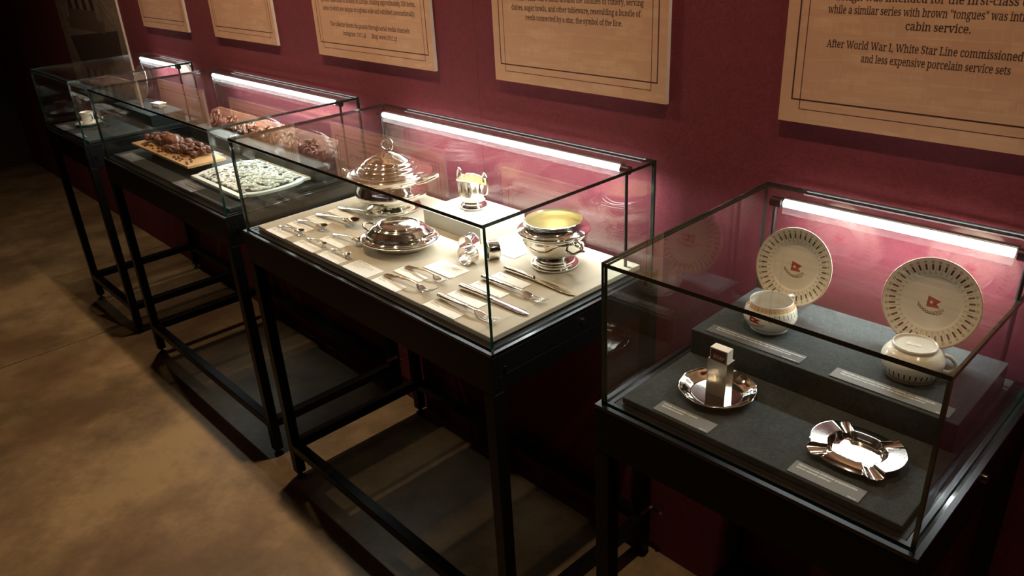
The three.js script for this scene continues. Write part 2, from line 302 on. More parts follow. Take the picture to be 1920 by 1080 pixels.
{ // the large panel with the drawing of a steamship
  const w = 1.24, h = 1.9, tex = canvasTex(1240, 1900, (x) => {
    x.fillStyle = '#8a7a70'; x.fillRect(0, 0, 1240, 1900); seed = 5;
    for (let k = 0; k < 1500; k++) { x.fillStyle = rnd() < 0.5 ? 'rgba(90,70,60,0.07)' : 'rgba(200,180,160,0.07)'; const s = rr(5, 70); x.fillRect(rr(0, 1240), rr(0, 1900), s * 2, s); }
    x.fillStyle = '#4a3a36'; x.beginPath(); x.moveTo(140, 1560); x.lineTo(1150, 1470); x.lineTo(1120, 1640); x.lineTo(820, 1720); x.lineTo(240, 1740); x.closePath(); x.fill();
    x.fillStyle = '#6b5850'; x.fillRect(200, 1430, 720, 70); x.fillRect(260, 1370, 560, 60);
    x.fillStyle = '#3d302d'; for (let k = 0; k < 4; k++) { x.save(); x.translate(300 + k * 150, 1370); x.transform(1, 0, 0.12, 1, 0, 0); x.fillRect(0, -250, 74, 250); x.restore(); }
    x.strokeStyle = '#40322e'; x.lineWidth = 7; for (const [a, b] of [[180, 900], [930, 860]]) { x.beginPath(); x.moveTo(a, 1460); x.lineTo(a + 30, b); x.stroke(); }
    x.lineWidth = 4; for (let k = 0; k < 7; k++) { x.beginPath(); x.moveTo(205, 910 + k * 12); x.lineTo(1140, 1480 - k * 70); x.stroke(); }
  });
  wallPanel(-5.63, w, 1.0, h, 'large dim panel with a steamship drawing behind the leftmost case', tex);
}

// ---------- caption cards ----------
function cardTex(bg, ink, W, Hh, lines, num) {
  return canvasTex(W, Hh, (x) => { x.fillStyle = bg; x.fillRect(0, 0, W, Hh); x.fillStyle = ink; x.textAlign = 'left'; lines.forEach(([t, s, y, b]) => { x.font = `${b ? 'bold ' : ''}${s}px serif`; x.fillText(t, W * 0.06, y); }); if (num) { x.textAlign = 'right'; x.font = '11px serif'; x.fillText(num, W * 0.96, Hh - 8); } });
}
const CW = '#f6f3ea', INK = '#2a2622';
const long = (a) => [[a, 15, 24, 1], ['ze srebra platerowanego, z monogramem', 13, 46], ['silver plated, marked with the monogram', 13, 64], ['of the line, used in first class', 13, 82]];
const cardKinds = {
  spoon: cardTex(CW, INK, 360, 105, [['Łyżka', 17, 26], ['Spoon', 17, 48, 1]], 'KM 4/1'),
  fork: cardTex(CW, INK, 360, 105, [['Widelec', 17, 26], ['Dinner fork', 17, 48, 1]], 'KM 4/3'),
  knife: cardTex(CW, INK, 360, 105, [['Nóż', 17, 26], ['Dinner knife', 17, 48, 1]], 'KM 4/5'),
  long: cardTex(CW, INK, 360, 175, [...long('Naczynie z pokrywą'), ['and the restaurant', 13, 100]], 'KM 3/2'),
  holder: cardTex('#6f706e', '#f4f2ec', 360, 105, [['Stojak na pudełko zapałek', 18, 28], ['Matchbox holder', 18, 52]], 'KM 1/17'),
  ashtray: cardTex('#6f706e', '#f4f2ec', 360, 105, [['Platerowana srebrem popielniczka', 18, 28], ['Silver plated ashtray', 18, 52]], 'KM 1/16'),
  cafe: cardTex('#545556', '#f4f2ec', 640, 105, [['Zestaw do bulionu, przeznaczony dla restauracji i pokoju paradnego statku', 18, 28], ['The set from the collection, used in the cafe and dining room', 18, 52]], 'KM 1/20 KM 1/21'),
  china: cardTex('#6f706e', '#f4f2ec', 640, 105, [['Filiżanka do porannej czekolady i spodek, porcelana Spode', 18, 28], ['The chocolate cup used on the first class dining saloon', 18, 52]], 'KM 1/22'),
  grey: cardTex('#606062', '#d8d8d8', 360, 120, [['Fragment dekoracji rzeźbionej', 18, 30], ['Fragment of carved decoration', 18, 54], ['ozdoba, drewno', 15, 76]], 'KM 2/4'),
};
const cardSide = M.paper, greySide = S({ color: lin(0.22, 0.22, 0.22), roughness: 0.6 });
const topMats = {}; for (const k of Object.keys(cardKinds)) topMats[k] = S({ map: cardKinds[k], roughness: 0.75 });
function card(kind, x, z, w, d, label, y = DECK, turn = 0, group) {
  const s = 'spoon fork knife long'.includes(kind) ? cardSide : greySide, g = new THREE.BoxGeometry(w, 0.0018, d);
  const m = part(numbered('caption_card'), g, [s, s, topMats[kind], s, s, s], scene, [x, y + 0.0011, z]); m.rotation.y = turn; return tag(m, label, 'card', group || 'caption cards in the cases');
}
card('spoon', -1.534, 0.572, 0.12, 0.035, 'white card beside the front spoon of the left row of four');
card('spoon', -1.532, 0.497, 0.12, 0.035, 'white card beside the second spoon of the left row of four');
card('spoon', -1.535, 0.428, 0.12, 0.035, 'white card beside the third, large spoon of the left row');
card('spoon', -1.532, 0.344, 0.12, 0.035, 'white card beside the rear large spoon near the tureen');
card('spoon', -1.358, 0.572, 0.118, 0.035, 'white card beside the small spoon in front of the covered dish');
card('spoon', -1.321, 0.5, 0.122, 0.035, 'white card beside the spoon touching the covered dish');
card('spoon', -1.218, 0.57, 0.115, 0.034, 'white card beside the smallest spoon at the front edge');
card('long', -1.076, 0.557, 0.125, 0.06, 'larger white card at the front edge, before the covered dish');
card('fork', -0.934, 0.568, 0.115, 0.037, 'white card left of the front four-tined fork');
card('fork', -0.938, 0.491, 0.117, 0.035, 'white card between the two plain forks');
card('long', -0.89, 0.402, 0.122, 0.068, 'larger white card in front of the napkin rings');
card('fork', -0.7, 0.566, 0.125, 0.036, 'white card at the front right corner before the last fork');
card('knife', -0.7, 0.489, 0.124, 0.034, 'white card between the front fork and the bright-bladed knife');
card('fork', -0.7, 0.412, 0.122, 0.035, 'white card behind the bright-bladed knife');
card('knife', -0.698, 0.336, 0.122, 0.036, 'white card in front of the dull-bladed knife');
card('long', -0.857, 0.2, 0.121, 0.062, 'larger white card between the block and the open bowl');
card('long', -1.16, 0.17, 0.1, 0.05, 'white card lying on the block beside the cream jug', 1.0925);
card('holder', 0.009, 0.5455, 0.123, 0.036, 'grey card in front of the matchbox stand', DECK, 0.0173);
card('ashtray', 0.289, 0.541, 0.123, 0.036, 'grey card in front of the silver ashtray', DECK, 0.0173);
card('cafe', 0.008, 0.304, 0.212, 0.034, 'long dark grey card in front of the upright cup', ST, 0.0173);
card('china', 0.283, 0.301, 0.214, 0.036, 'long pale grey card in front of the upturned cup', ST, 0.0173);
card('grey', -2.3, 0.55, 0.19, 0.06, 'grey card in front of the white plaster carving');
card('grey', -2.95, 0.54, 0.17, 0.06, 'grey card at the front left of the carvings case');
card('grey', -2.32, 0.27, 0.15, 0.05, 'grey card behind the board of carved fruit, right');
card('grey', -2.72, 0.27, 0.16, 0.045, 'grey card behind the board of carved fruit, left');
card('grey', -3.62, 0.555, 0.12, 0.03, 'grey card at the front right of the leftmost case');
card('grey', -3.9, 0.55, 0.14, 0.05, 'grey card in front of the cup in the leftmost case');
card('grey', -3.86, 0.2, 0.15, 0.05, 'grey card on the felt step of the leftmost case', ST);

// ---------- cutlery ----------
function spoon(x, z, L, turn, tip, label) {
  const g = thing('spoon', label, 'spoon', [x, DECK, z], turn, 'silver spoons'), bl = L * 0.32, hl = L - bl, w = L * 0.055, bw = L * 0.1;
  const rows = smoothRows([[0, 0.007, w * 0.5, 0.0012], [L * 0.015, 0.0075, w * 0.95, 0.0016], [hl * 0.12, 0.0085, w * 1.1, 0.0016], [hl * 0.4, 0.013, w * 0.6, 0.0017], [hl * 0.75, 0.0165, w * 0.34, 0.0022], [hl * 0.93, tip * 0.72, w * 0.32, 0.002], [hl * 1.03, tip * 0.62, w * 0.5, 0.001]], 48);
  part('handle', sweep(rows), M.silverSoft, g);
  const dep = bl * 0.2, geo = polarShell((th) => [bl * 0.5 * Math.cos(th), bw * Math.sin(th) * (1 - 0.16 * Math.cos(th))], (r, th) => dep * r * r + (r * Math.cos(th) * 0.5 + 0.5) * tip * 0.28, 12, 36, 0.0009);
  part('bowl', geo, M.silver, g, [hl + bl * 0.5 - 0.001, Math.max(0.0015, tip * 0.72 - dep), 0]);
  const pad = part('acrylic_rest', rbox(0.006, Math.max(0.001, tip * 0.72 - dep) + 0.0008, 0.012, 0.0004), M.acrylic, g, [hl + bl * 0.45, (Math.max(0.001, tip * 0.72 - dep) + 0.0008) / 2, 0]); pad.userData.label = 'clear block under the bowl';
  part('acrylic_rest', rbox(0.005, 0.006, 0.01, 0.0004), M.acrylic, g, [0.014, 0.003, 0]);
}
spoon(-1.578, 0.549, 0.138, 0.116, 0.02, 'small silver spoon, frontmost of the left row of four');
spoon(-1.579, 0.478, 0.162, 0.093, 0.021, 'medium silver spoon, second from the front in the left row');
spoon(-1.584, 0.403, 0.228, 0.105, 0.028, 'large silver spoon, third from the front in the left row');
spoon(-1.583, 0.316, 0.227, 0.11, 0.028, 'large silver spoon just in front of the tureen');
spoon(-1.402, 0.547, 0.113, 0.035, 0.018, 'very small silver spoon between two cards by the front edge');
spoon(-1.37, 0.472, 0.152, 0.092, 0.024, 'silver spoon pointing at the covered dish');
spoon(-1.264, 0.543, 0.104, 0.019, 0.018, 'smallest silver spoon, nearest the covered dish at the front');

// fork heads are built tine by tine so that they follow their curve
function bentFork(L, w, tines, mat, g, x0, bend) {
  const list = [], root = 0.34, gap = w * 0.14, tw = (w - gap * (tines - 1)) / tines;
  const palm = []; for (let i = 0; i <= 12; i++) { const t = (i / 12) * (root + 0.02), wd = t < 0.24 ? 0.1 + 0.4 * Math.sin(Math.min(1, t / 0.24) * Math.PI / 2) : 0.5; palm.push([t * L, bend(t), w * wd, 0.0011]); }
  list.push(sweep(palm, 12));
  for (let k = 0; k < tines; k++) { const c = -w / 2 + tw / 2 + k * (tw + gap), rows = []; for (let i = 0; i <= 12; i++) { const t = root - 0.03 + (i / 12) * (1.03 - root), e = t > 0.92 ? 0.25 + 0.75 * (1 - t) / 0.08 : 1; rows.push([t * L, bend(t), (tw / 2) * e, 0.001]); } list.push(sweep(rows, 8).translate(0, 0, c)); }
  part('tines', merge(list), mat, g, [x0, 0, 0]);
}
function fork(x, z, L, turn, label, ornate, mat, tines = 4) {
  const g = thing('fork', label, 'fork', [x, DECK, z], turn, 'silver forks'), hd = L * 0.36, hl = L - hd;
  if (ornate) {
    part('handle', sweep(smoothRows([[0, 0.0085, 0.003, 0.003], [0.003, 0.0085, 0.0072, 0.0062], [hl * 0.12, 0.009, 0.0088, 0.0072], [hl * 0.5, 0.01, 0.0072, 0.0062], [hl * 0.76, 0.0105, 0.0052, 0.005]], 40)), mat, g);
    const cx = hl * 0.77; part('collar', merge([-0.004, 0, 0.004].map((d, i) => new THREE.TorusGeometry(0.0052 + (i === 1 ? 0.0008 : 0), 0.0017, 8, 18).rotateY(Math.PI / 2).translate(cx + d, 0.0105, 0))), mat, g);
    part('neck', sweep(smoothRows([[hl * 0.78, 0.0105, 0.0046, 0.0042], [hl * 0.9, 0.012, 0.0032, 0.003], [hl * 1.02, 0.0135, 0.003, 0.0014]], 16)), mat, g);
    bentFork(hd, 0.0255, tines, M.silver, g, hl, (t) => 0.0135 - 0.0115 * Math.sin(Math.min(1, t * 1.25) * Math.PI * 0.62) + 0.016 * Math.max(0, t - 0.38) ** 1.4);
  } else {
    part('handle', sweep(smoothRows([[0, 0.004, 0.003, 0.001], [0.004, 0.0045, 0.0085, 0.0016], [hl * 0.18, 0.006, 0.0102, 0.0017], [hl * 0.5, 0.0125, 0.006, 0.0018], [hl * 0.8, 0.0165, 0.0036, 0.0021], [hl * 1.02, 0.0145, 0.0033, 0.0014]], 44)), M.tarnish, g);
    bentFork(hd, 0.024, tines, M.silver, g, hl, (t) => 0.0145 - 0.0135 * Math.sin(Math.min(1, t * 1.3) * Math.PI * 0.6) + 0.034 * Math.max(0, t - 0.36) ** 1.3);
  }
}
fork(-0.99, 0.541, 0.216, 0.06, 'plain silver fork with four tines, at the front edge', false, M.tarnish);
fork(-0.989, 0.468, 0.192, 0.021, 'plain silver fork with tan handle, behind the first', false, M.tarnish);
fork(-0.764, 0.531, 0.224, 0.009, 'ornate silver fork with rounded handle, at the front right corner', true, M.silverSoft);
fork(-0.764, 0.38, 0.239, 0.013, 'ornate silver fork lying between the two knives', true, M.silverSoft);
function knife(x, z, L, turn, label, blade, point) {
  const g = thing('knife', label, 'knife', [x, DECK, z], turn, 'silver knives'), hl = L * 0.42, bl = L - hl;
  part('handle', sweep(smoothRows([[0, 0.0085, 0.003, 0.003], [0.003, 0.0085, 0.0085, 0.0066], [hl * 0.12, 0.009, 0.0103, 0.0078], [hl * 0.55, 0.009, 0.0088, 0.0068], [hl, 0.0082, 0.0068, 0.0056]], 40)), M.silverSoft, g);
  part('collar', merge([-0.003, 0.0015].map((d) => new THREE.TorusGeometry(0.0064, 0.0018, 8, 18).scale(1, 0.85, 1).rotateY(Math.PI / 2).translate(hl + d, 0.0082, 0))), M.silverSoft, g);
  const rows = point ? [[0, 0.007, 0.0072, 0.0012], [bl * 0.2, 0.006, 0.0088, 0.001], [bl * 0.7, 0.0045, 0.0105, 0.001], [bl * 0.88, 0.0042, 0.0095, 0.0008], [bl * 0.96, 0.0042, 0.0045, 0.0007], [bl, 0.0042, 0.0012, 0.0006]]
    : [[0, 0.007, 0.0074, 0.0013], [bl * 0.15, 0.006, 0.0092, 0.001], [bl * 0.7, 0.0042, 0.0112, 0.001], [bl * 0.88, 0.004, 0.01, 0.0008], [bl * 0.97, 0.004, 0.006, 0.0007], [bl, 0.004, 0.002, 0.0006]];
  part('blade', sweep(smoothRows(rows, 30), 12), blade, g, [hl + 0.002, 0, 0]);
}
knife(-0.765, 0.456, 0.248, 0.032, 'silver knife with bright round-tipped blade', M.silver, false);
knife(-0.761, 0.298, 0.26, 0.015, 'silver knife with dull tan pointed blade, beside the open bowl', M.tarnish, true);

// ---------- silver hollow-ware ----------
{ // tureen
  const g = thing('soup_tureen', 'large round silver tureen with ring-topped stepped lid', 'tureen', [-1.435, DECK + 0.0005, 0.19], 0.495);
  part('foot', lathe(curve([[0, 0.002], [0.086, 0], [0.0925, 0.003], [0.092, 0.009], [0.084, 0.014], [0.072, 0.02], [0.064, 0.027], [0.066, 0.031]], 50), 72), M.silver, g);
  part('body', lathe(curve([[0.05, 0.026], [0.066, 0.03], [0.092, 0.038], [0.115, 0.048], [0.1235, 0.06], [0.1225, 0.074], [0.118, 0.09], [0.1155, 0.104], [0.117, 0.114], [0.125, 0.1215], [0.14, 0.1255], [0.1435, 0.1285], [0.14, 0.131], [0.118, 0.129], [0.1, 0.122]], 90), 84), M.silver, g);
  const lid = part('lid', lathe(curve([[0.128, 0.131], [0.13, 0.135], [0.118, 0.1375], [0.1065, 0.1385], [0.105, 0.147], [0.1, 0.1515], [0.0945, 0.1525], [0.093, 0.16], [0.087, 0.1645], [0.082, 0.1655], [0.0795, 0.1715], [0.06, 0.181], [0.04, 0.1885], [0.022, 0.193], [0.01, 0.197], [0.0, 0.1975]], 120), 84), M.silver, g);
  part('finial', lathe([[0, 0.194], [0.012, 0.194], [0.006, 0.199], [0.004, 0.203], [0, 0.203]], 20), M.silver, lid);
  const ring = part('ring_handle', new THREE.TorusGeometry(0.0195, 0.0042, 14, 48), M.silver, lid, [0, 0.2215, 0], [0, 0.2, 0]);
  for (const s of [-1, 1]) {
    const h = part('handle', merge([tube([[0.098, 0.1, -0.03], [0.135, 0.108, -0.026], [0.168, 0.121, -0.012], [0.175, 0.124, 0], [0.168, 0.121, 0.012], [0.135, 0.108, 0.026], [0.098, 0.1, 0.03]], 0.0052, 48, 10), new THREE.SphereGeometry(0.0078, 14, 10).scale(1, 0.8, 1.5).translate(0.176, 0.1255, 0)]), M.silver, g);
    if (s < 0) h.rotation.y = Math.PI;
  }
}
{ // covered oval entree dish
  const g = thing('covered_dish', 'low oval silver dish with domed lid on the cream board', 'dish', [-1.128, DECK, 0.385], 0.4), ex = 1.03, ez = 0.86;
  part('dish', lathe(curve([[0, 0.003], [0.062, 0.001], [0.07, 0.003], [0.088, 0.012], [0.1, 0.024], [0.112, 0.0275], [0.1195, 0.029], [0.1205, 0.0315], [0.117, 0.0325], [0.1, 0.03]], 60), 84, ex, ez), M.silverSoft, g);
  const lid = part('lid', lathe(curve([[0.112, 0.0335], [0.1125, 0.037], [0.104, 0.04], [0.1, 0.0445], [0.0985, 0.05], [0.092, 0.056], [0.081, 0.0655], [0.0685, 0.071], [0.066, 0.0735], [0.06, 0.0745], [0.057, 0.0728], [0.03, 0.0745], [0, 0.0755]], 100), 84, ex, ez), M.silver, g);
  part('bead_band', new THREE.TorusGeometry(0.063, 0.0016, 8, 84).rotateX(Math.PI / 2).scale(ex, 1, ez).translate(0, 0.075, 0), M.silver, lid);
  part('flange_bead', new THREE.TorusGeometry(0.1145, 0.002, 8, 84).rotateX(Math.PI / 2).scale(ex, 1, ez).translate(0, 0.0355, 0), M.silver, lid);
  for (const s of [-1, 1]) { const h = part('handle', tube([[0.096, 0.05, -0.022], [0.113, 0.058, -0.018], [0.122, 0.062, 0], [0.113, 0.058, 0.018], [0.096, 0.05, 0.022]], 0.0036, 30, 8), M.silver, g); if (s < 0) h.rotation.y = Math.PI; }
}
// fluted vessel: profile rows [r, y], flutes grow towards the rim, rim wave
function fluted(rows, n, amp, waves, rimWave, shift) {
  const nt = 120, pos = [], idx = [], uv = [], m = rows.length;
  for (let i = 0; i < m; i++) { const [r, y, k] = rows[i]; for (let j = 0; j < nt; j++) { const th = (j / nt) * 2 * Math.PI, R = r * (1 + amp * k * Math.cos(waves * th)); pos.push(R * Math.cos(th), y + k * k * rimWave(th), R * Math.sin(th)); uv.push(j / nt, i / m); } }
  for (let i = 0; i < m - 1; i++) for (let j = 0; j < nt; j++) { const a = i * nt + j, b = i * nt + ((j + 1) % nt), c = a + nt, d = b + nt; idx.push(a, c, b, b, c, d); }
  const g = new THREE.BufferGeometry(); g.setAttribute('position', new THREE.Float32BufferAttribute(pos, 3)); g.setAttribute('uv', new THREE.Float32BufferAttribute(uv, 2)); g.setIndex(idx); g.computeVertexNormals(); return g;
}
{ // cream jug on the block
  const g = thing('cream_jug', 'small fluted silver jug with two tall handles on the white block', 'jug', [-1.115, 1.0925, 0.1], 0.1);
  part('foot', lathe(curve([[0, 0.001], [0.038, 0], [0.0425, 0.003], [0.042, 0.01], [0.037, 0.015], [0.032, 0.018], [0.03, 0.022]], 30), 60), M.silver, g);
  const wave = (th) => 0.011 * Math.cos(th - 2.4) + 0.006 * Math.cos(2 * (th - 0.9)), out = curve([[0.028, 0.019], [0.036, 0.023], [0.043, 0.036], [0.0455, 0.055], [0.046, 0.075], [0.049, 0.09]], 26), inn = curve([[0.0475, 0.09], [0.0445, 0.075], [0.044, 0.055], [0.041, 0.036], [0.02, 0.026], [0, 0.025]], 26);
  const kk = (y) => Math.max(0, (y - 0.03) / 0.06);
  const f = (l) => fluted(l.map(([r, y]) => [r, y, kk(y)]), 120, 0.035, 14, wave);
  part('body', f(out), M.silver, g); part('gilt_lining', f(inn), M.gilt, g).userData.label = 'pale gilt inside';
  part('rim', tube(Array.from({ length: 72 }, (_, j) => { const th = (j / 72) * 2 * Math.PI, R = 0.0485 * (1 + 0.035 * Math.cos(14 * th)); return [R * Math.cos(th), 0.09 + wave(th), R * Math.sin(th)]; }), 0.0015, 140, 6, true), M.silver, g);
  for (const s of [-1, 1]) { const h = part('handle', tube([[0.0455, 0.05, 0], [0.058, 0.054, 0], [0.065, 0.074, 0], [0.064, 0.1, 0], [0.056, 0.118, 0], [0.049, 0.114, 0], [0.047, 0.1, 0], [0.049, 0.09, 0]], 0.0036, 50, 10), M.silver, g); if (s < 0) h.rotation.y = Math.PI; }
}
{ // open bowl with gilt inside
  const g = thing('footed_bowl', 'open footed silver bowl with pale gilt inside', 'bowl', [-0.683, DECK, 0.18], -0.15);
  part('foot', lathe(curve([[0, 0.002], [0.062, 0], [0.067, 0.003], [0.0665, 0.009], [0.061, 0.013], [0.057, 0.0145], [0.0555, 0.021], [0.05, 0.026], [0.047, 0.031]], 40), 72), M.silver, g);
  part('body', lathe(curve([[0.04, 0.03], [0.052, 0.034], [0.07, 0.045], [0.084, 0.063], [0.0915, 0.085], [0.094, 0.098], [0.1, 0.104], [0.1015, 0.1075], [0.0985, 0.1105], [0.09, 0.114], [0.083, 0.12], [0.0805, 0.127], [0.082, 0.132], [0.0815, 0.135], [0.079, 0.1355]], 90), 84), M.silver, g);
  part('gilt_lining', lathe(curve([[0.0792, 0.1354], [0.0775, 0.128], [0.079, 0.116], [0.086, 0.1], [0.082, 0.066], [0.06, 0.044], [0.03, 0.038], [0, 0.037]], 60), 84), M.gilt, g).userData.label = 'pale yellow gilt inside';
  part('rope_band', new THREE.TorusGeometry(0.0955, 0.0018, 8, 84).rotateX(Math.PI / 2).translate(0, 0.1005, 0), M.silver, g);
  for (const s of [-1, 1]) { const h = part('handle', merge([tube([[0.088, 0.07, -0.02], [0.104, 0.066, -0.016], [0.121, 0.074, -0.004], [0.121, 0.078, 0.006], [0.106, 0.068, 0.018], [0.088, 0.07, 0.022]], 0.0042, 36, 9), tube([[0.094, 0.098, 0], [0.108, 0.098, 0], [0.121, 0.088, 0], [0.119, 0.076, 0]], 0.0036, 24, 8)]), M.silver, g); if (s < 0) h.rotation.y = Math.PI; }
}
function napkinRing(x, z, r, turn, label) {
  const g = thing('napkin_ring', label, 'napkin ring', [x, DECK + r + 0.0012, z], turn, 'silver napkin rings'), L = 0.017;
  part('band', lathe([[r - 0.0014, -L], [r, -L], [r, L], [r - 0.0014, L], [r - 0.0014, -L]], 56).rotateX(Math.PI / 2), M.silver, g);
  for (const s of [-1, 1]) part('bead', new THREE.TorusGeometry(r - 0.0004, 0.0016, 8, 56), M.silver, g, [0, 0, s * (L - 0.001)]);
}
napkinRing(-0.872, 0.336, 0.0265, 0.12, 'silver napkin ring, nearest of the three');
napkinRing(-0.936, 0.277, 0.0265, 0.25, 'silver napkin ring against the white block');
napkinRing(-0.846, 0.265, 0.0265, -0.45, 'silver napkin ring on the right, towards the open bowl');
// ---------- china in the nearest case ----------
function drawFlag(x, cx, cy, s) { // red swallow-tailed burgee with a white star, garland below
  x.save(); x.translate(cx, cy); x.scale(s, s);
  x.fillStyle = '#a8281c'; x.beginPath(); x.moveTo(-18, -30); x.lineTo(34, -16); x.lineTo(18, -2); x.lineTo(34, 14); x.lineTo(-18, 16); x.closePath(); x.fill();
  x.fillStyle = '#f6ead6'; x.beginPath(); for (let k = 0; k < 10; k++) { const r = k % 2 ? 4 : 9.5, a = -Math.PI / 2 + (k * Math.PI) / 5; x.lineTo(-2 + r * Math.cos(a), -5 + r * Math.sin(a)); } x.closePath(); x.fill();
  x.strokeStyle = '#5f6148'; x.lineWidth = 5; x.setLineDash([6, 3]); x.beginPath(); x.moveTo(-50, 6); x.bezierCurveTo(-44, 44, 34, 56, 46, 26); x.stroke(); x.setLineDash([]);
  x.lineWidth = 3; x.strokeStyle = '#8a7348'; for (let k = 0; k < 9; k++) { x.beginPath(); x.arc(-44 + k * 11, 18 + 22 * Math.sin((k / 8) * Math.PI), 5, 0, 6.3); x.stroke(); }
  x.restore();
}
function plateTex(tongue, gold) {
  return canvasTex(1024, 1024, (x) => {
    x.fillStyle = '#efe6d2'; x.fillRect(0, 0, 1024, 1024); x.translate(512, 512);
    x.strokeStyle = gold; x.lineWidth = 9; x.beginPath(); x.arc(0, 0, 503, 0, 7); x.stroke();
    const n = 38;
    for (let k = 0; k < n; k++) { x.save(); x.rotate((k / n) * 2 * Math.PI);
      x.strokeStyle = '#a5803f'; x.lineWidth = 5; x.beginPath(); x.arc(0, -462, 14, 0, 7); x.stroke(); x.beginPath(); x.arc(0, -462, 5, 0, 7); x.stroke();
      x.fillStyle = tongue; x.fillRect(-9, -436, 18, 62); x.strokeStyle = '#a5803f'; x.lineWidth = 3; x.strokeRect(-10, -437, 20, 64);
      x.rotate(Math.PI / n); x.strokeStyle = '#8d7b4c'; x.lineWidth = 4; x.beginPath(); x.moveTo(0, -420); x.bezierCurveTo(12, -390, -12, -370, 0, -340); x.stroke(); x.beginPath(); x.arc(0, -335, 6, 0, 7); x.stroke();
      x.restore(); }
    drawFlag(x, 0, 10, 2.7);
  });
}
function plate(name, label, x, y, z, r, tilt, turn, tex, group, withStand = true) {
  const g = thing(name, label, 'plate', [x, y, z], turn, group);
  const prof = curve([[0, 0.006], [0.045 / 0.088 * r, 0.006], [0.052 / 0.088 * r, 0.0075], [0.07 / 0.088 * r, 0.0125], [r - 0.001, 0.0165], [r, 0.0175], [r - 0.0008, 0.0185], [0.07 / 0.088 * r, 0.015], [0.0535 / 0.088 * r, 0.0105], [0.05 / 0.088 * r, 0.0088], [0, 0.0084]], 70);
  const geo = lathe(prof, 96), p = geo.attributes.position, uv = geo.attributes.uv;
  for (let i = 0; i < p.count; i++) uv.setXY(i, 0.5 + p.getX(i) / (2 * r), 0.5 - p.getZ(i) / (2 * r));
  geo.rotateX(Math.PI / 2);
  part('dish', geo, tex ? PH({ map: tex, roughness: 0.18, clearcoat: 0.6, clearcoatRoughness: 0.06 }) : M.china, g, [0, 0, 0], [-tilt, 0, 0]);
  const fr = new THREE.TorusGeometry(0.047 / 0.088 * r, 0.0018, 8, 60).translate(0, 0, 0.005);
  part('foot_ring', fr, M.china, g, [0, 0, 0], [-tilt, 0, 0]);
  return g;
}
function easel(x, z, h, turn, label, y = ST) { // clear plastic easel
  const g = thing('plate_easel', label, 'easel', [x, y, z], turn, 'clear plate easels');
  for (const s of [-1, 1]) part('side_frame', merge([tube([[s * 0.026, 0.0035, 0.062], [s * 0.026, 0.016, 0.058], [s * 0.026, 0.012, 0.048], [s * 0.026, 0.009, 0.03], [s * 0.026, 0.004, -0.02]], 0.0032, 30, 8), tube([[s * 0.026, 0.0035, -0.02], [s * 0.024, h * 0.5, -0.008], [s * 0.02, h, -0.012]], 0.0028, 20, 8)]), M.acrylic, g);
  part('cross_bar', rbox(0.05, 0.004, 0.005, 0.001), M.acrylic, g, [0, 0.006, -0.016]);
}
plate('saucer', 'cream saucer standing upright with green tongue border and red flag', -0.02, 1.197, 0.1, 0.087, 0.241, 0, plateTex('#3f5a3d', '#c49a52'), 'china plates');
plate('saucer', 'cream saucer standing upright with brown tongue border and red flag', 0.263, 1.2005, 0.094, 0.0905, 0.19, 0.05, plateTex('#472c1c', '#c49a52'), 'china plates');
easel(-0.0205, 0.07, 0.09, 0, 'clear plastic easel under the green-bordered saucer');
easel(0.264, 0.064, 0.09, 0.05, 'clear plastic easel under the brown-bordered saucer');

function cupTex(tongue, flag) {
  return canvasTex(2048, 512, (x) => {
    x.fillStyle = '#efe9d9'; x.fillRect(0, 0, 2048, 512);
    x.fillStyle = 'rgba(196,150,88,0.55)'; x.fillRect(0, 26, 2048, 58); x.fillStyle = '#b98a3d'; x.fillRect(0, 14, 2048, 9);
    const n = 34; for (let k = 0; k < n; k++) { const u = ((k + 0.5) / n) * 2048; x.strokeStyle = '#7c4a2a'; x.lineWidth = 6; x.beginPath(); x.arc(u, 56, 15, 0, 7); x.stroke();
      if (!flag || Math.abs(u - 1024) > 250) { x.fillStyle = tongue; x.fillRect(u - 9, 100, 18, 84); x.strokeStyle = '#a8844a'; x.lineWidth = 4; x.beginPath(); x.moveTo(u + 30, 96); x.bezierCurveTo(u + 44, 130, u + 16, 170, u + 30, 214); x.stroke(); } }
    if (flag) { x.save(); x.translate(1024, 250); x.scale(1.5, 1); drawFlag(x, 0, -10, 2.1); x.restore(); x.strokeStyle = '#77705c'; x.lineWidth = 5; for (let k = 0; k < 22; k++) { x.beginPath(); x.arc(1230 + k * 22, 205 + 26 * Math.sin(k * 1.7), 7, 0, 7); x.stroke(); } }
  });
}
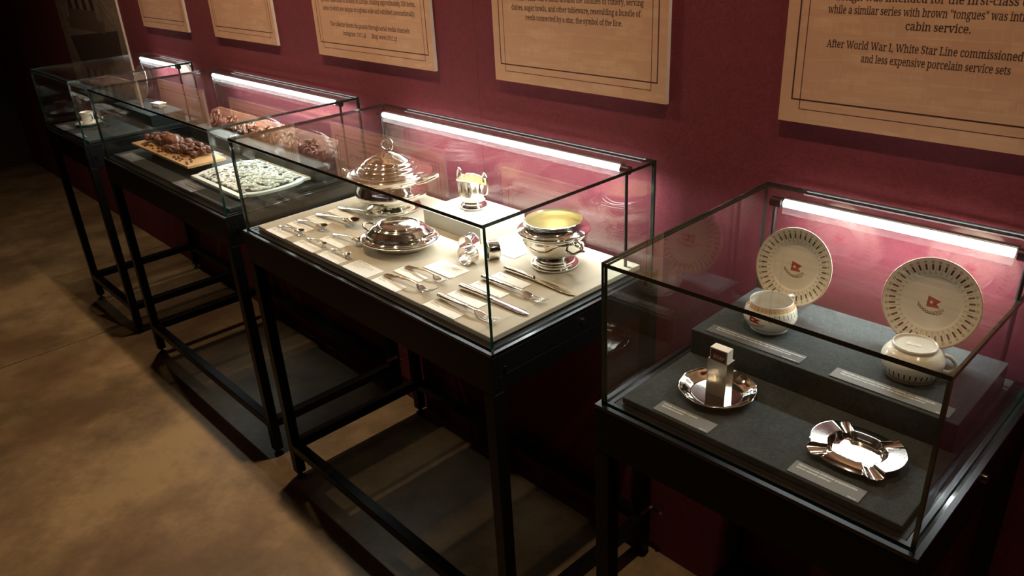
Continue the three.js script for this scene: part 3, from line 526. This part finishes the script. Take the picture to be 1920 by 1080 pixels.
function cup(label, x, y, z, turn, tex, inverted, group) {
  const g = thing('cup', label, 'cup', [x, inverted ? y + 0.0665 : y, z], turn, group);
  const holder = g; const flip = inverted ? [Math.PI, 0, 0] : [0, 0, 0];
  const outer = curve([[0.0385, 0.0015], [0.0395, 0.003], [0.0385, 0.006], [0.0475, 0.014], [0.0545, 0.027], [0.0548, 0.036], [0.0515, 0.05], [0.0455, 0.061], [0.044, 0.0655]], 60);
  const geo = lathe(outer, 96), p = geo.attributes.position, uv = geo.attributes.uv; for (let i = 0; i < p.count; i++) uv.setY(i, p.getY(i) / 0.0655);
  part('body', geo, PH({ map: tex, roughness: 0.16, clearcoat: 0.7, clearcoatRoughness: 0.05 }), holder, null, flip);
  part('inside', lathe(curve([[0.044, 0.0655], [0.0432, 0.0664], [0.0424, 0.0655], [0.0435, 0.061], [0.0495, 0.05], [0.0527, 0.036], [0.0523, 0.027], [0.045, 0.015], [0.025, 0.009], [0, 0.0085]], 50), 96), M.china, holder, null, flip);
  part('base', lathe([[0, 0.0035], [0.0355, 0.0035], [0.0365, 0.0003], [0.0385, 0], [0.0392, 0.002]], 80), M.china, holder, null, flip);
  // the handle leaves the wall opposite the picture
  part('handle', tube([[0, 0.052, 0.0495], [0, 0.056, 0.062], [0, 0.05, 0.073], [0, 0.036, 0.072], [0, 0.024, 0.062], [0, 0.02, 0.05]], 0.0038, 36, 10).scale(1.1, 1, 1), M.china, holder, null, flip);
  if (inverted) { // maker's mark printed on the base
    const t = canvasTex(256, 96, (c) => { c.clearRect(0, 0, 256, 96); c.fillStyle = '#e9e2cf'; c.fillRect(0, 0, 256, 96); c.fillStyle = '#9a9486'; c.textAlign = 'center'; c.font = 'bold 30px serif'; c.fillText('SPODE', 128, 42); c.font = '20px serif'; c.fillText('COPELAND CHINA', 128, 72); });
    part('maker_mark', new THREE.BoxGeometry(0.026, 0.0006, 0.01), [M.china, M.china, S({ map: t, roughness: 0.3 }), M.china, M.china, M.china], g, [0, -0.0032, 0.002], [0, -turn + 0.15, 0]);
  }
}
cup('cream bulbous cup standing upright, red flag on its side', -0.007, ST, 0.222, 2.98, cupTex('#7ba39a', true), false, 'china cups');
cup('cream bulbous cup turned upside down, brown tongues near its rim', 0.283, ST, 0.214, -1.05, cupTex('#3a2619', false), true, 'china cups');

{ // match stand: scalloped tray with a socket
  const g = thing('match_stand', 'scalloped silver tray with an upright box socket', 'match stand', [0.0095, DECK, 0.437], 0.0173);
  part('tray', polarShell((th) => { const r = 0.0745 * (1 + 0.009 * Math.cos(8 * th) + 0.006 * Math.cos(16 * th)); return [r * Math.cos(th), r * Math.sin(th)]; }, (r, th) => 0.0035 + (r < 0.68 ? 0 : 0.0125 * ((r - 0.68) / 0.32) ** 1.2) + 0.0006 * Math.max(0, 1 - Math.abs(r - 0.9) / 0.08) + 0.0015 * Math.max(0, r - 0.7) * Math.cos(8 * th), 40, 160, 0.0013), M.silver, g);
  part('rim', tube(Array.from({ length: 96 }, (_, j) => { const th = (j / 96) * 2 * Math.PI, r = 0.0745 * (1 + 0.009 * Math.cos(8 * th) + 0.006 * Math.cos(16 * th)); return [r * Math.cos(th), 0.0168 + 0.0005 * Math.cos(8 * th), r * Math.sin(th)]; }), 0.0014, 200, 6, true), M.silver, g);
  const W = 0.043, D = 0.025, hh = 0.077, t = 0.0012;
  part('box_socket', merge([bx(W, hh, t, 0, hh / 2, D / 2), bx(W, hh, t, 0, hh / 2, -D / 2), bx(t, hh, D - t, W / 2 - t / 2, hh / 2, 0), bx(t, hh, D - t, -W / 2 + t / 2, hh / 2, 0), bx(W - 2 * t, t, D - t, 0, t / 2, 0)]), M.silverSoft, g, [0.002, 0.0034, -0.002]);
  part('socket_lip', merge([tube([[-W / 2, 0, D / 2], [W / 2, 0, D / 2]], 0.0012, 4, 8), tube([[-W / 2, 0, -D / 2], [W / 2, 0, -D / 2]], 0.0012, 4, 8), tube([[W / 2, 0, D / 2], [W / 2, 0, -D / 2]], 0.0012, 4, 8), tube([[-W / 2, 0, D / 2], [-W / 2, 0, -D / 2]], 0.0012, 4, 8)]), M.silver, g, [0.002, 0.0034 + hh, -0.002]);
  const tex = canvasTex(220, 300, (x) => { x.fillStyle = '#5c1d14'; x.fillRect(0, 0, 220, 300); x.strokeStyle = '#d9b58a'; x.lineWidth = 4; x.strokeRect(6, 6, 208, 288); x.fillStyle = '#e0b48c'; x.font = 'italic bold 74px serif'; x.textAlign = 'center'; x.fillText('Star', 110, 118); x.font = '24px serif'; x.fillText('SAFETY MATCH', 110, 160); });
  const mb = thing('matchbox', 'cream matchbox with dark red label standing in the silver socket', 'matchbox', [0.0115, DECK + 0.005, 0.435], 0.0173);
  part('sleeve', rbox(0.0385, 0.101, 0.0205, 0.0008), M.match, mb, [0, 0.0505, 0]);
  part('label_print', new THREE.PlaneGeometry(0.036, 0.05).translate(0, 0.0745, 0.01035), S({ map: tex, roughness: 0.6 }), mb);
}
{ // ashtray with four rests
  const g = thing('ashtray', 'round silver ashtray with four cigarette rests', 'ashtray', [0.293, DECK, 0.44], 0.0173);
  const rest = [0.8, 2.34, 3.94, 5.48], near = (th) => Math.min(...rest.map((a) => { const d = Math.abs(((th - a + Math.PI * 3) % (Math.PI * 2)) - Math.PI); return d; }));
  const groove = (th) => { const d = near(th); return d < 0.16 ? 1 : d < 0.22 ? 1 - (d - 0.16) / 0.06 : 0; };
  const R = (th) => { const wing = Math.abs(Math.cos(th)), r = 0.0665 + 0.0135 * Math.pow(wing, 1.6) + 0.009 * groove(th) ; return [r * Math.cos(th), r * Math.sin(th)]; };
  const Y = (r, th) => {
    const well = 0.62; let y;
    if (r < 0.5) y = 0.003 + 0.0012 * r; else if (r < well) y = 0.0036 + 0.0145 * ((r - 0.5) / (well - 0.5)) ** 1.6; else { const q = (r - well) / (1 - well), lip = Math.abs(Math.cos(th)) > 0.72 ? 0.003 * q : -0.006 * q * q; y = 0.0181 + lip; }
    const G = groove(th); if (G > 0 && r > well - 0.04) { const d = near(th), dip = 0.009 * Math.sqrt(Math.max(0, 1 - (d / 0.2) ** 2)); y = y * (1 - G) + (0.0195 - dip + 0.002 * r) * G; }
    return y;
  };
  part('tray', polarShell(R, Y, 56, 240, 0.0014), M.silver, g);
  part('foot_rim', new THREE.TorusGeometry(0.03, 0.0011, 8, 60).rotateX(Math.PI / 2).translate(0, 0.0011, 0), M.silver, g);
}

// ---------- carvings in the long dark case ----------
const blob = (r, sx, sy, sz, k, amp) => { const g = new THREE.IcosahedronGeometry(r, 3), p = g.attributes.position; for (let i = 0; i < p.count; i++) { const x = p.getX(i), y = p.getY(i), z = p.getZ(i), n = 1 + amp * Math.sin(k * x / r + 1.3 * k * z / r) * Math.cos(k * y / r); p.setXYZ(i, x * n * sx, y * n * sy, z * n * sz); } g.computeVertexNormals(); return g; };
const shellLump = (r) => { const g = new THREE.SphereGeometry(r, 18, 12, 0, Math.PI * 2, 0, Math.PI * 0.62); const p = g.attributes.position; for (let i = 0; i < p.count; i++) { const x = p.getX(i), y = p.getY(i), z = p.getZ(i), a = Math.atan2(z, x), n = 1 + 0.05 * Math.cos(9 * a); p.setXYZ(i, x * n, y * 0.75, z * n); } g.computeVertexNormals(); return g; };
{
  const by = 1.094, g = thing('carved_fruit_board', 'pale wooden board heaped with brown carved fruit and shells', 'carving', [-2.695, DECK, 0.428], 0.0);
  part('mount_board', tileUV(rbox(0.62, 0.01, 0.162, 0.001), 0.3), M.boardWood, g, [0, by - DECK - 0.005, 0]);
  for (const s of [-1, 1]) part('riser', rbox(0.05, by - DECK - 0.0102, 0.09, 0.002), M.black, g, [s * 0.19, (by - DECK - 0.0102) / 2, -0.01]);
  const lumps = [blob(0.015, 1, 0.85, 1, 5, 0.14), blob(0.013, 1.3, 0.8, 0.8, 6, 0.18), shellLump(0.017), new THREE.TorusGeometry(0.012, 0.0055, 8, 20), blob(0.0065, 1, 0.8, 1, 4, 0.2), blob(0.011, 1.9, 0.5, 0.8, 6, 0.2)];
  seed = 21; const topY = by - DECK;
  const big = part('carved_fruit', blob(0.04, 1.3, 0.85, 0.95, 3.4, 0.07), M.carve, g, [-0.055, topY + 0.024, -0.005]); big.userData.label = 'large rounded fruit in the middle';
  const put = (k, x, z, y, s) => part('carved_fruit', lumps[k], rnd() < 0.6 ? M.carve : M.carve2, g, [x, topY + y, z], k === 2 ? [rr(-0.9, 0.9), rr(0, 6), rr(-0.9, 0.9)] : [rr(-0.5, 0.5) + (k === 3 ? 1.1 : 0), rr(0, 6), rr(-0.5, 0.5)]).scale.setScalar(s);
  for (let i = 0; i < 36; i++) put([0, 3, 2, 1, 5, 2][i % 6], -0.275 + (i % 12) * 0.0165 + rr(-0.008, 0.008), -0.058 + Math.floor(i / 12) * 0.036 + rr(-0.008, 0.008), 0.009 + rr(0, 0.018), rr(0.75, 1.2));
  for (let i = 0; i < 48; i++) put([2, 0, 1, 3, 5, 2, 0][i % 7], -0.01 + (i % 14) * 0.0165 + rr(-0.008, 0.008), -0.06 + Math.floor(i / 14) * 0.03 + rr(-0.007, 0.007), 0.008 + rr(0, 0.018), rr(0.7, 1.15));
  for (let i = 0; i < 60; i++) put(4, rr(-0.24, 0.28), rr(0.0, 0.068), 0.003, rr(0.5, 1.05));
}
{ // white plaster openwork panel
  const g = thing('plaster_relief', 'white openwork plaster relief panel lying in the carvings case', 'relief', [-2.142, DECK, 0.369], 0);
  const W = 0.207, D = 0.146, out = new THREE.Shape(), inn = new THREE.Path(), edge = (s, m) => { const w = W - m, d = D - m, b = 0.046; s.moveTo(-w, -d); s.lineTo(w, -d); s.lineTo(w, -d + 0.03); s.bezierCurveTo(w + b, -d + 0.05, w + b, d - 0.05, w, d - 0.03); s.lineTo(w, d); s.lineTo(-w, d); s.lineTo(-w, d - 0.03); s.bezierCurveTo(-w - b, d - 0.05, -w - b, -d + 0.05, -w, -d + 0.03); s.closePath(); };
  edge(out, 0); edge(inn, 0.017); out.holes.push(inn);
  for (const [x, z] of [[-0.17, -0.11], [0.17, -0.11], [-0.17, 0.11], [0.17, 0.11]]) part('riser', rbox(0.03, 0.0138, 0.02, 0.001), M.black, g, [x, 0.007, z]);
  part('border', new THREE.ExtrudeGeometry(out, { depth: 0.008, bevelEnabled: true, bevelSize: 0.0012, bevelThickness: 0.0012, bevelSegments: 2, curveSegments: 20 }).rotateX(-Math.PI / 2).translate(0, 0.0152, 0), M.plaster, g);
  seed = 77;
  const scroll = (k) => { const a0 = rr(0, 6), n = 16, pts = [], turns = [1.1, 0.5, 1.5, 0.3, 0.75][k % 5], R = [0.018, 0.028, 0.014, 0.034, 0.022][k % 5]; for (let i = 0; i < n; i++) { const t = i / (n - 1), r = R * (1 - 0.65 * t); pts.push([r * Math.cos(a0 + t * turns * 6.28), 0.003 * Math.sin(t * 3), r * Math.sin(a0 + t * turns * 6.28)]); } return tube(pts, [0.0026, 0.0034, 0.0024, 0.003][k % 4], 20, 6); };
  const kinds = Array.from({ length: 14 }, (_, k) => scroll(k)), leaf = [blob(0.011, 1.8, 0.45, 0.6, 5, 0.2), blob(0.009, 1, 0.5, 1.1, 6, 0.22)];
  let c = 0;
  for (let i = 0; i < 20; i++) for (let j = 0; j < 12; j++) {
    const x = -0.2 + i * 0.021 + rr(-0.007, 0.007), z = -0.108 + j * 0.0196 + rr(-0.006, 0.006); if (Math.abs(x) > 0.175 && Math.abs(z) > 0.08) continue; c++;
    part('scroll', c % 3 === 2 ? leaf[c % 2] : kinds[(c * 5) % 14], M.plaster, g, [x, 0.02 + rr(0, 0.007), z], [rr(-0.14, 0.14), rr(0, 6), rr(-0.14, 0.14)]);
  }
  for (const [x, z, a, l] of [[-0.12, -0.06, 0.5, 0.08], [0.02, -0.1, 0.9, 0.06], [0.1, -0.02, 0.4, 0.1], [-0.03, 0.04, 0.35, 0.09], [0.13, 0.08, 0.7, 0.07], [-0.15, 0.05, -0.4, 0.06]]) part('straight_stem', sweep([[-l / 2, 0, 0.002, 0.002], [-l / 2 + 0.004, 0, 0.0038, 0.0032], [l / 2 - 0.004, 0, 0.0038, 0.0032], [l / 2, 0, 0.002, 0.002]], 8), M.plaster, g, [x, 0.031, z], [0, a, 0.06]);
}
{ // long carved wood strip leaning at the back
  const L = 1.135, g = thing('carved_wood_strip', 'long brown carved wood strip with rope-twist top edge', 'carving', [-2.482, ST, 0.13], 0);
  const tilt = -0.72; // leans back
  const at = (x, v, n) => [x, 0.006 + v * Math.cos(tilt) * 0.92 + n * 0.62, -0.004 + v * Math.sin(tilt) * 0.9 + n * 0.7];
  const sh = new THREE.Shape(); sh.moveTo(-L / 2 + 0.03, 0.0); for (let i = 0; i <= 40; i++) { const x = -L / 2 + 0.02 + (i / 40) * (L - 0.04); sh.lineTo(x, 0.006 + 0.006 * Math.abs(Math.sin(i * 0.9))); } sh.lineTo(L / 2, 0.07); sh.lineTo(L / 2 - 0.01, 0.083); sh.lineTo(-L / 2 + 0.06, 0.083); sh.lineTo(-L / 2 + 0.01, 0.06); sh.closePath();
  const bk = tileUV(new THREE.ExtrudeGeometry(sh, { depth: 0.012, bevelEnabled: false }), 0.25), bu = bk.attributes.uv; for (let i = 0; i < bu.count; i++) bu.setXY(i, bu.getY(i), bu.getX(i) * 0.5);
  part('backing', bk.rotateX(tilt), M.carve2, g, [0, 0.008, 0]);
  const rope = []; for (const ph of [0, Math.PI]) rope.push(tube(Array.from({ length: 160 }, (_, i) => { const t = i / 159, a = t * 150 + ph; const b = at(-L / 2 + 0.06 + t * (L - 0.07), 0.086, 0.006); return [b[0], b[1] + 0.0042 * Math.cos(a), b[2] + 0.0042 * Math.sin(a)]; }), 0.0052, 420, 7));
  part('rope_moulding', merge(rope), M.carve, g);
  seed = 31; const leafG = [0, 1, 2, 3].map((k) => blob(0.0105, [1.7, 0.5, 1.1, 0.4][k], [0.5, 1.7, 0.9, 1.9][k], 0.6, 5 + k, 0.2)), curl = new THREE.TorusGeometry(0.0115, 0.0032, 8, 20, 4.6);
  for (let i = 0; i < 180; i++) { const t = (i + 0.5) / 180, x = -L / 2 + 0.03 + t * (L - 0.06), row = i % 3, b = at(x, 0.008 + (row * 0.021 + rr(-0.006, 0.006)) * (0.8 + 0.45 * Math.sin(t * 38)), 0.014 + rr(0, 0.007)); part(i % 5 === 4 ? 'carved_curl' : 'carved_leaf', i % 5 === 4 ? curl : leafG[i % 4], rnd() < 0.65 ? M.carve : M.carve2, g, b, [tilt + rr(-0.3, 0.3), rr(-0.4, 0.4), rr(-0.9, 0.9)]); }
}
// ---------- exhibits in the leftmost case ----------
{
  const g = thing('coffee_cup', 'straight-sided cream cup on a saucer in the leftmost case', 'cup', [-3.835, DECK + 0.0155, 0.447], 0.2);
  part('body', lathe(curve([[0.02, 0.002], [0.027, 0.004], [0.029, 0.02], [0.031, 0.05], [0.034, 0.062], [0.0335, 0.063], [0.0325, 0.062], [0.0295, 0.05], [0.027, 0.02], [0.02, 0.008], [0, 0.007]], 50), 48), M.china, g);
  part('base', lathe([[0, 0.001], [0.02, 0], [0.021, 0.003]], 40), M.china, g);
  part('gold_rim', new THREE.TorusGeometry(0.0336, 0.0013, 8, 48).rotateX(Math.PI / 2).translate(0, 0.0625, 0), M.tarnish, g);
  part('handle', tube([[0.03, 0.05, 0], [0.046, 0.052, 0], [0.05, 0.036, 0], [0.042, 0.022, 0], [0.029, 0.022, 0]], 0.0034, 30, 8), M.tarnish, g);
  const s = part(numbered('coffee_saucer'), lathe(curve([[0, 0.004], [0.03, 0.001], [0.034, 0.001], [0.045, 0.007], [0.064, 0.0155], [0.066, 0.017], [0.064, 0.0178], [0.045, 0.0115], [0.03, 0.0085], [0, 0.0085]], 50), 64), M.china, scene, [-3.835, DECK + 0.0055, 0.447]);
  tag(s, 'cream saucer under the straight-sided cup', 'saucer');
  s.position.y = DECK + 0.0002; g.position.y = DECK + 0.009;
  const e = thing('sauce_cup', 'tiny silver cup with looped handle on clear ball feet', 'cup', [-3.715, DECK, 0.395], 0.5);
  part('body', lathe(curve([[0, 0.03], [0.012, 0.031], [0.024, 0.037], [0.03, 0.048], [0.031, 0.05], [0.029, 0.048], [0.022, 0.04], [0, 0.036]], 40), 48, 1.2, 0.8), M.silver, e);
  part('handle', tube([[-0.03, 0.046, 0], [-0.045, 0.06, 0], [-0.036, 0.072, 0], [-0.024, 0.062, 0]], 0.003, 24, 8), M.silver, e);
  part('spout', sweep(smoothRows([[0.03, 0.046, 0.008, 0.003], [0.045, 0.06, 0.006, 0.003], [0.055, 0.068, 0.004, 0.003]], 10)), M.silver, e);
  for (let k = 0; k < 3; k++) part('foot', merge([new THREE.SphereGeometry(0.007, 14, 10).translate(0, 0.007, 0), new THREE.CylinderGeometry(0.003, 0.003, 0.024, 8).translate(0, 0.022, 0)]), M.acrylic, e, [0.018 * Math.cos(k * 2.1), 0, 0.014 * Math.sin(k * 2.1)]);
  plate('dinner_plate', 'plain white plate standing upright in the leftmost case', -3.86, 1.2, 0.115, 0.1, 0.22, 0, null);
  easel(-3.86, 0.078, 0.09, 0, 'clear plastic easel under the plain white plate');
  const b = thing('small_box', 'small tan lidded box on the felt step of the leftmost case', 'box', [-3.66, ST, 0.13], 0.2);
  part('body', rbox(0.075, 0.018, 0.045, 0.002), M.boardWood, b, [0, 0.0092, 0]); part('lid', rbox(0.079, 0.008, 0.048, 0.002), M.paper, b, [0, 0.0224, 0]);
}

renderer.render(scene, camera);
